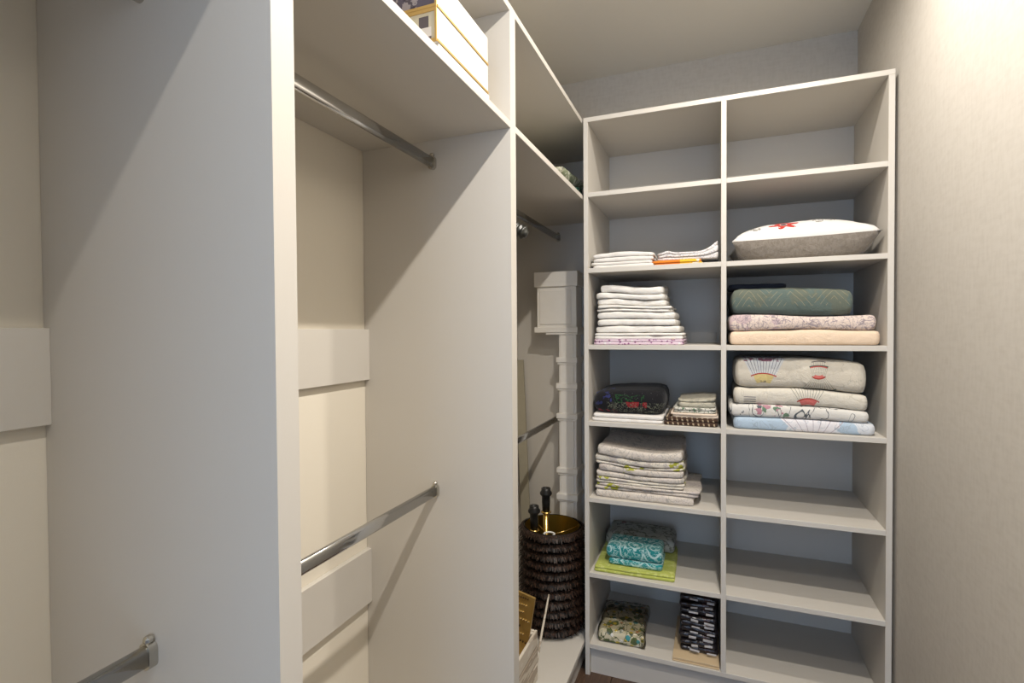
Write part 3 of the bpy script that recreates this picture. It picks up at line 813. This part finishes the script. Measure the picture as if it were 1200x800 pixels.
# fringed lampshade standing on the bay floor
SC, SR, SZ0, SZ1 = (-.647, 2.112), .121, ZBASE, .556
shade = empty('lampshade', (SC[0], SC[1], SZ0), 'dark brown drum lampshade with rows of fringe and gold lining, standing on the bay floor', 'lampshade')
H = SZ1 - SZ0
bm = bmesh.new(); lathe(bm, [(SR - .001, .002), (SR - .001, H)], 64, close=False); lathe(bm, [(SR - .001, .002), (SR - .004, .002)], 64, close=False); lathe(bm, [(SR - .001, H), (SR - .004, H)], 64, close=False)
mesh_obj('drum', bm, M['fringe_back'], shade, smooth=True)
bm = bmesh.new(); lathe(bm, [(SR - .0042, .002), (SR - .0042, H - .0004)], 64, close=False)
mesh_obj('lining', bm, M['lining'], shade, smooth=True)
NT = 11; R = random.Random(3)
for k in range(NT):
    zt_ = H + .004 - k * (H - .004) / NT; hh = (H / NT) * 1.12
    bm = bmesh.new(); n = 230
    lathe(bm, [(SR, zt_ - .004), (SR + .008, zt_ - .009), (SR + .008, zt_ - .015)], 64, mat=1, close=False)  # black root band paints in the shadow under the tier above
    for i in range(n):
        a = 2 * math.pi * (i + R.uniform(-.4, .4)) / n; wv = R.uniform(.0020, .0034)
        r0, r1, r2 = SR + .003, SR + .014 + R.uniform(0, .006), SR + .019 + R.uniform(0, .012)
        zb = max(.001, zt_ - hh * R.uniform(.50, .70))
        c, s = math.cos(a), math.sin(a)
        P = []
        for r_, zq, wq in ((r0, zt_ - .004, 1), (r1, zt_ - .010 - R.uniform(0, .004), 1), (r2, zb, .5)):
            P.append((bm.verts.new((r_ * c - wv * wq * s, r_ * s + wv * wq * c, max(.0008, zq))), bm.verts.new((r_ * c + wv * wq * s, r_ * s - wv * wq * c, max(.0008, zq)))))
        for u, v in zip(P, P[1:]): bm.faces.new((u[0], u[1], v[1], v[0]))
    mesh_obj('fringe_tier', bm, [M['fringe'], M['fringe_back']], shade)
bm = bmesh.new()
ring = [(.022 * math.cos(2 * math.pi * i / 24), .022 * math.sin(2 * math.pi * i / 24) - .045, H - .026) for i in range(25)]
tube(bm, ring, .004, 8)
mesh_obj('fitter_ring', bm, M['white_plastic'], shade, smooth=True)
for a in (.5, 2.6, 4.7):
    bm = bmesh.new(); tube(bm, [(.022 * math.cos(a), .022 * math.sin(a) - .045, H - .026), (.07 * math.cos(a), .07 * math.sin(a) - .02, H - .024), ((SR - .006) * math.cos(a), (SR - .006) * math.sin(a), H - .012)], .0018, 6)
    mesh_obj('spider_arm', bm, M['brass'], shade, smooth=True)

# two brass lamp stems with black bulb holders standing inside the shade
for (lx, ly, ztop, lab) in ((-.682, 2.135, .702, 'taller brass lamp stem with black bulb holder poking out of the fringed shade'), (-.716, 2.075, .640, 'shorter brass lamp stem with black bulb holder poking out of the fringed shade')):
    lf = empty('lamp_stem', (lx, ly, ZBASE), lab, 'lamp base', 'brass lamp stems in the shade')
    hz = ztop - ZBASE
    bm = bmesh.new(); lathe(bm, [(.0001, .002), (.030, .002), (.030, .008), (.012, .016), (.008, .022)], 24); mesh_obj('foot', bm, M['brass'], lf, smooth=True)
    bm = bmesh.new(); lathe(bm, [(.012, .02), (.012, hz - .105)], 20); mesh_obj('stem', bm, M['brass'], lf, smooth=True)
    bm = bmesh.new(); lathe(bm, [(.012, hz - .114), (.022, hz - .106), (.022, hz - .102), (.012, hz - .100)], 20); mesh_obj('drip_cup', bm, M['brass'], lf, smooth=True)
    bm = bmesh.new(); lathe(bm, [(.016, hz - .100), (.018, hz - .06), (.018, hz - .036), (.026, hz - .027), (.0265, hz - .020), (.020, hz - .010), (.020, hz), (.014, hz), (.014, hz - .02)], 24)
    mesh_obj('bulb_holder', bm, M['black_plastic'], lf, smooth=True)

# whitewashed crate with a perforated gold panel, its lit holes modelled as beads
cr = empty('crate', (-.70, 1.60, ZBASE + .001), 'whitewashed slatted wooden crate on the floor of the corner bay', 'crate')
X0, X1, Y0, Y1 = -.83, -.591, 1.44, 1.743
for i in range(3):
    za = ZBASE + .004 + i * .060
    box('slat', X1 - .010, X1, Y0, Y1, za, za + .057, M['wash'], cr, .002)
    box('slat', X0, X0 + .010, Y0, Y1, za, za + .057, M['wash'], cr, .002)
    box('slat', X0 + .011, X1 - .011, Y1 - .010, Y1, za, za + .057, M['wash'], cr, .002)
    box('slat', X0 + .011, X1 - .011, Y0, Y0 + .010, za, za + .057, M['wash'], cr, .002)
for xx in (X0 + .011, X1 - .026):
    for yy in (Y0 + .011, Y1 - .026):
        box('corner_post', xx, xx + .015, yy, yy + .015, ZBASE + .0075, ZBASE + .178, M['wash'], cr, .001)
box('base', X0 + .004, X1 - .004, Y0 + .004, Y1 - .004, ZBASE + .001, ZBASE + .0070, M['wash'], cr)
gp = empty('perforated_panel', (-.69, 1.70, ZBASE + .009), 'perforated gold panel, its rows of holes shown as beads, standing in the whitewashed crate', 'panel', None, -.10)
gp.rotation_euler.y = .17
bm = bmesh.new(); add_box(bm, -.10, .056, -.004, .004, .020, .330, .001); mesh_obj('sheet', bm, M['gold_sheet'], gp)
R = random.Random(9)
for r_ in range(11):
    zz = .315 - r_ * .026; bm = bmesh.new()
    x_end = R.uniform(.015, .05); nb = 14
    for i in range(nb):
        xx = -.085 + (x_end + .085) * i / (nb - 1)
        bmesh.ops.create_icosphere(bm, subdivisions=1, radius=.0042, matrix=Matrix.Translation((xx, -.005, zz - .05 * xx + .004 * math.sin(xx * 40))))
    mesh_obj('hole_bead_row', bm, M['stud_dark'] if r_ in (0, 4, 6) else M['stud'], gp)
bm = bmesh.new(); tube(bm, [(-.608, 1.757, ZBASE + .006), (-.613, 1.86, ZBASE + .106), (-.618, 1.9665, ZBASE + .197)], [.0045, .0045, .0035], 8)
tag(mesh_obj('wooden_stick', bm, M['wash'], smooth=True), 'thin pale stick leaning against the fringed shade behind the whitewashed crate', 'stick')

# padded hanger on the upper rail of the corner bay
hg = empty('padded_hanger', (-.718, 1.455, 1.8427), 'black padded satin clothes hanger on the upper rail of the corner bay', 'hanger')
bm = bmesh.new()
pts = [(.0105 * math.cos(a), 0, .0105 * math.sin(a) + .0085) for a in [math.radians(200 - 20 * k) for k in range(0, 12)]]
pts = [(-.0125, 0, .003)] + [(.0125 * math.cos(math.radians(170 - 17 * k)), 0, .0075 + .0125 * math.sin(math.radians(170 - 17 * k))) for k in range(11)] + [(.011, 0, -.02), (.004, 0, -.035), (0, 0, -.05), (0, 0, -.10)]
tube(bm, pts, .0017, 8); mesh_obj('hook', bm, M['nickel'], hg, smooth=True)
bm = bmesh.new(); pts = []; rad = []
for k in range(121):
    u = -1 + 2 * k / 120
    pts.append((u * .200, 0, -.100 - .075 * abs(u) ** 1.6))
    end = min(1, (1 - abs(u)) / .05) ** .5 if abs(u) > .95 else 1
    rad.append(max(.002, (.0180 + .0040 * math.sin(k * 1.8)) * end))
tube(bm, pts, rad, 14); mesh_obj('padded_arms', bm, M['satin'], hg, smooth=True)
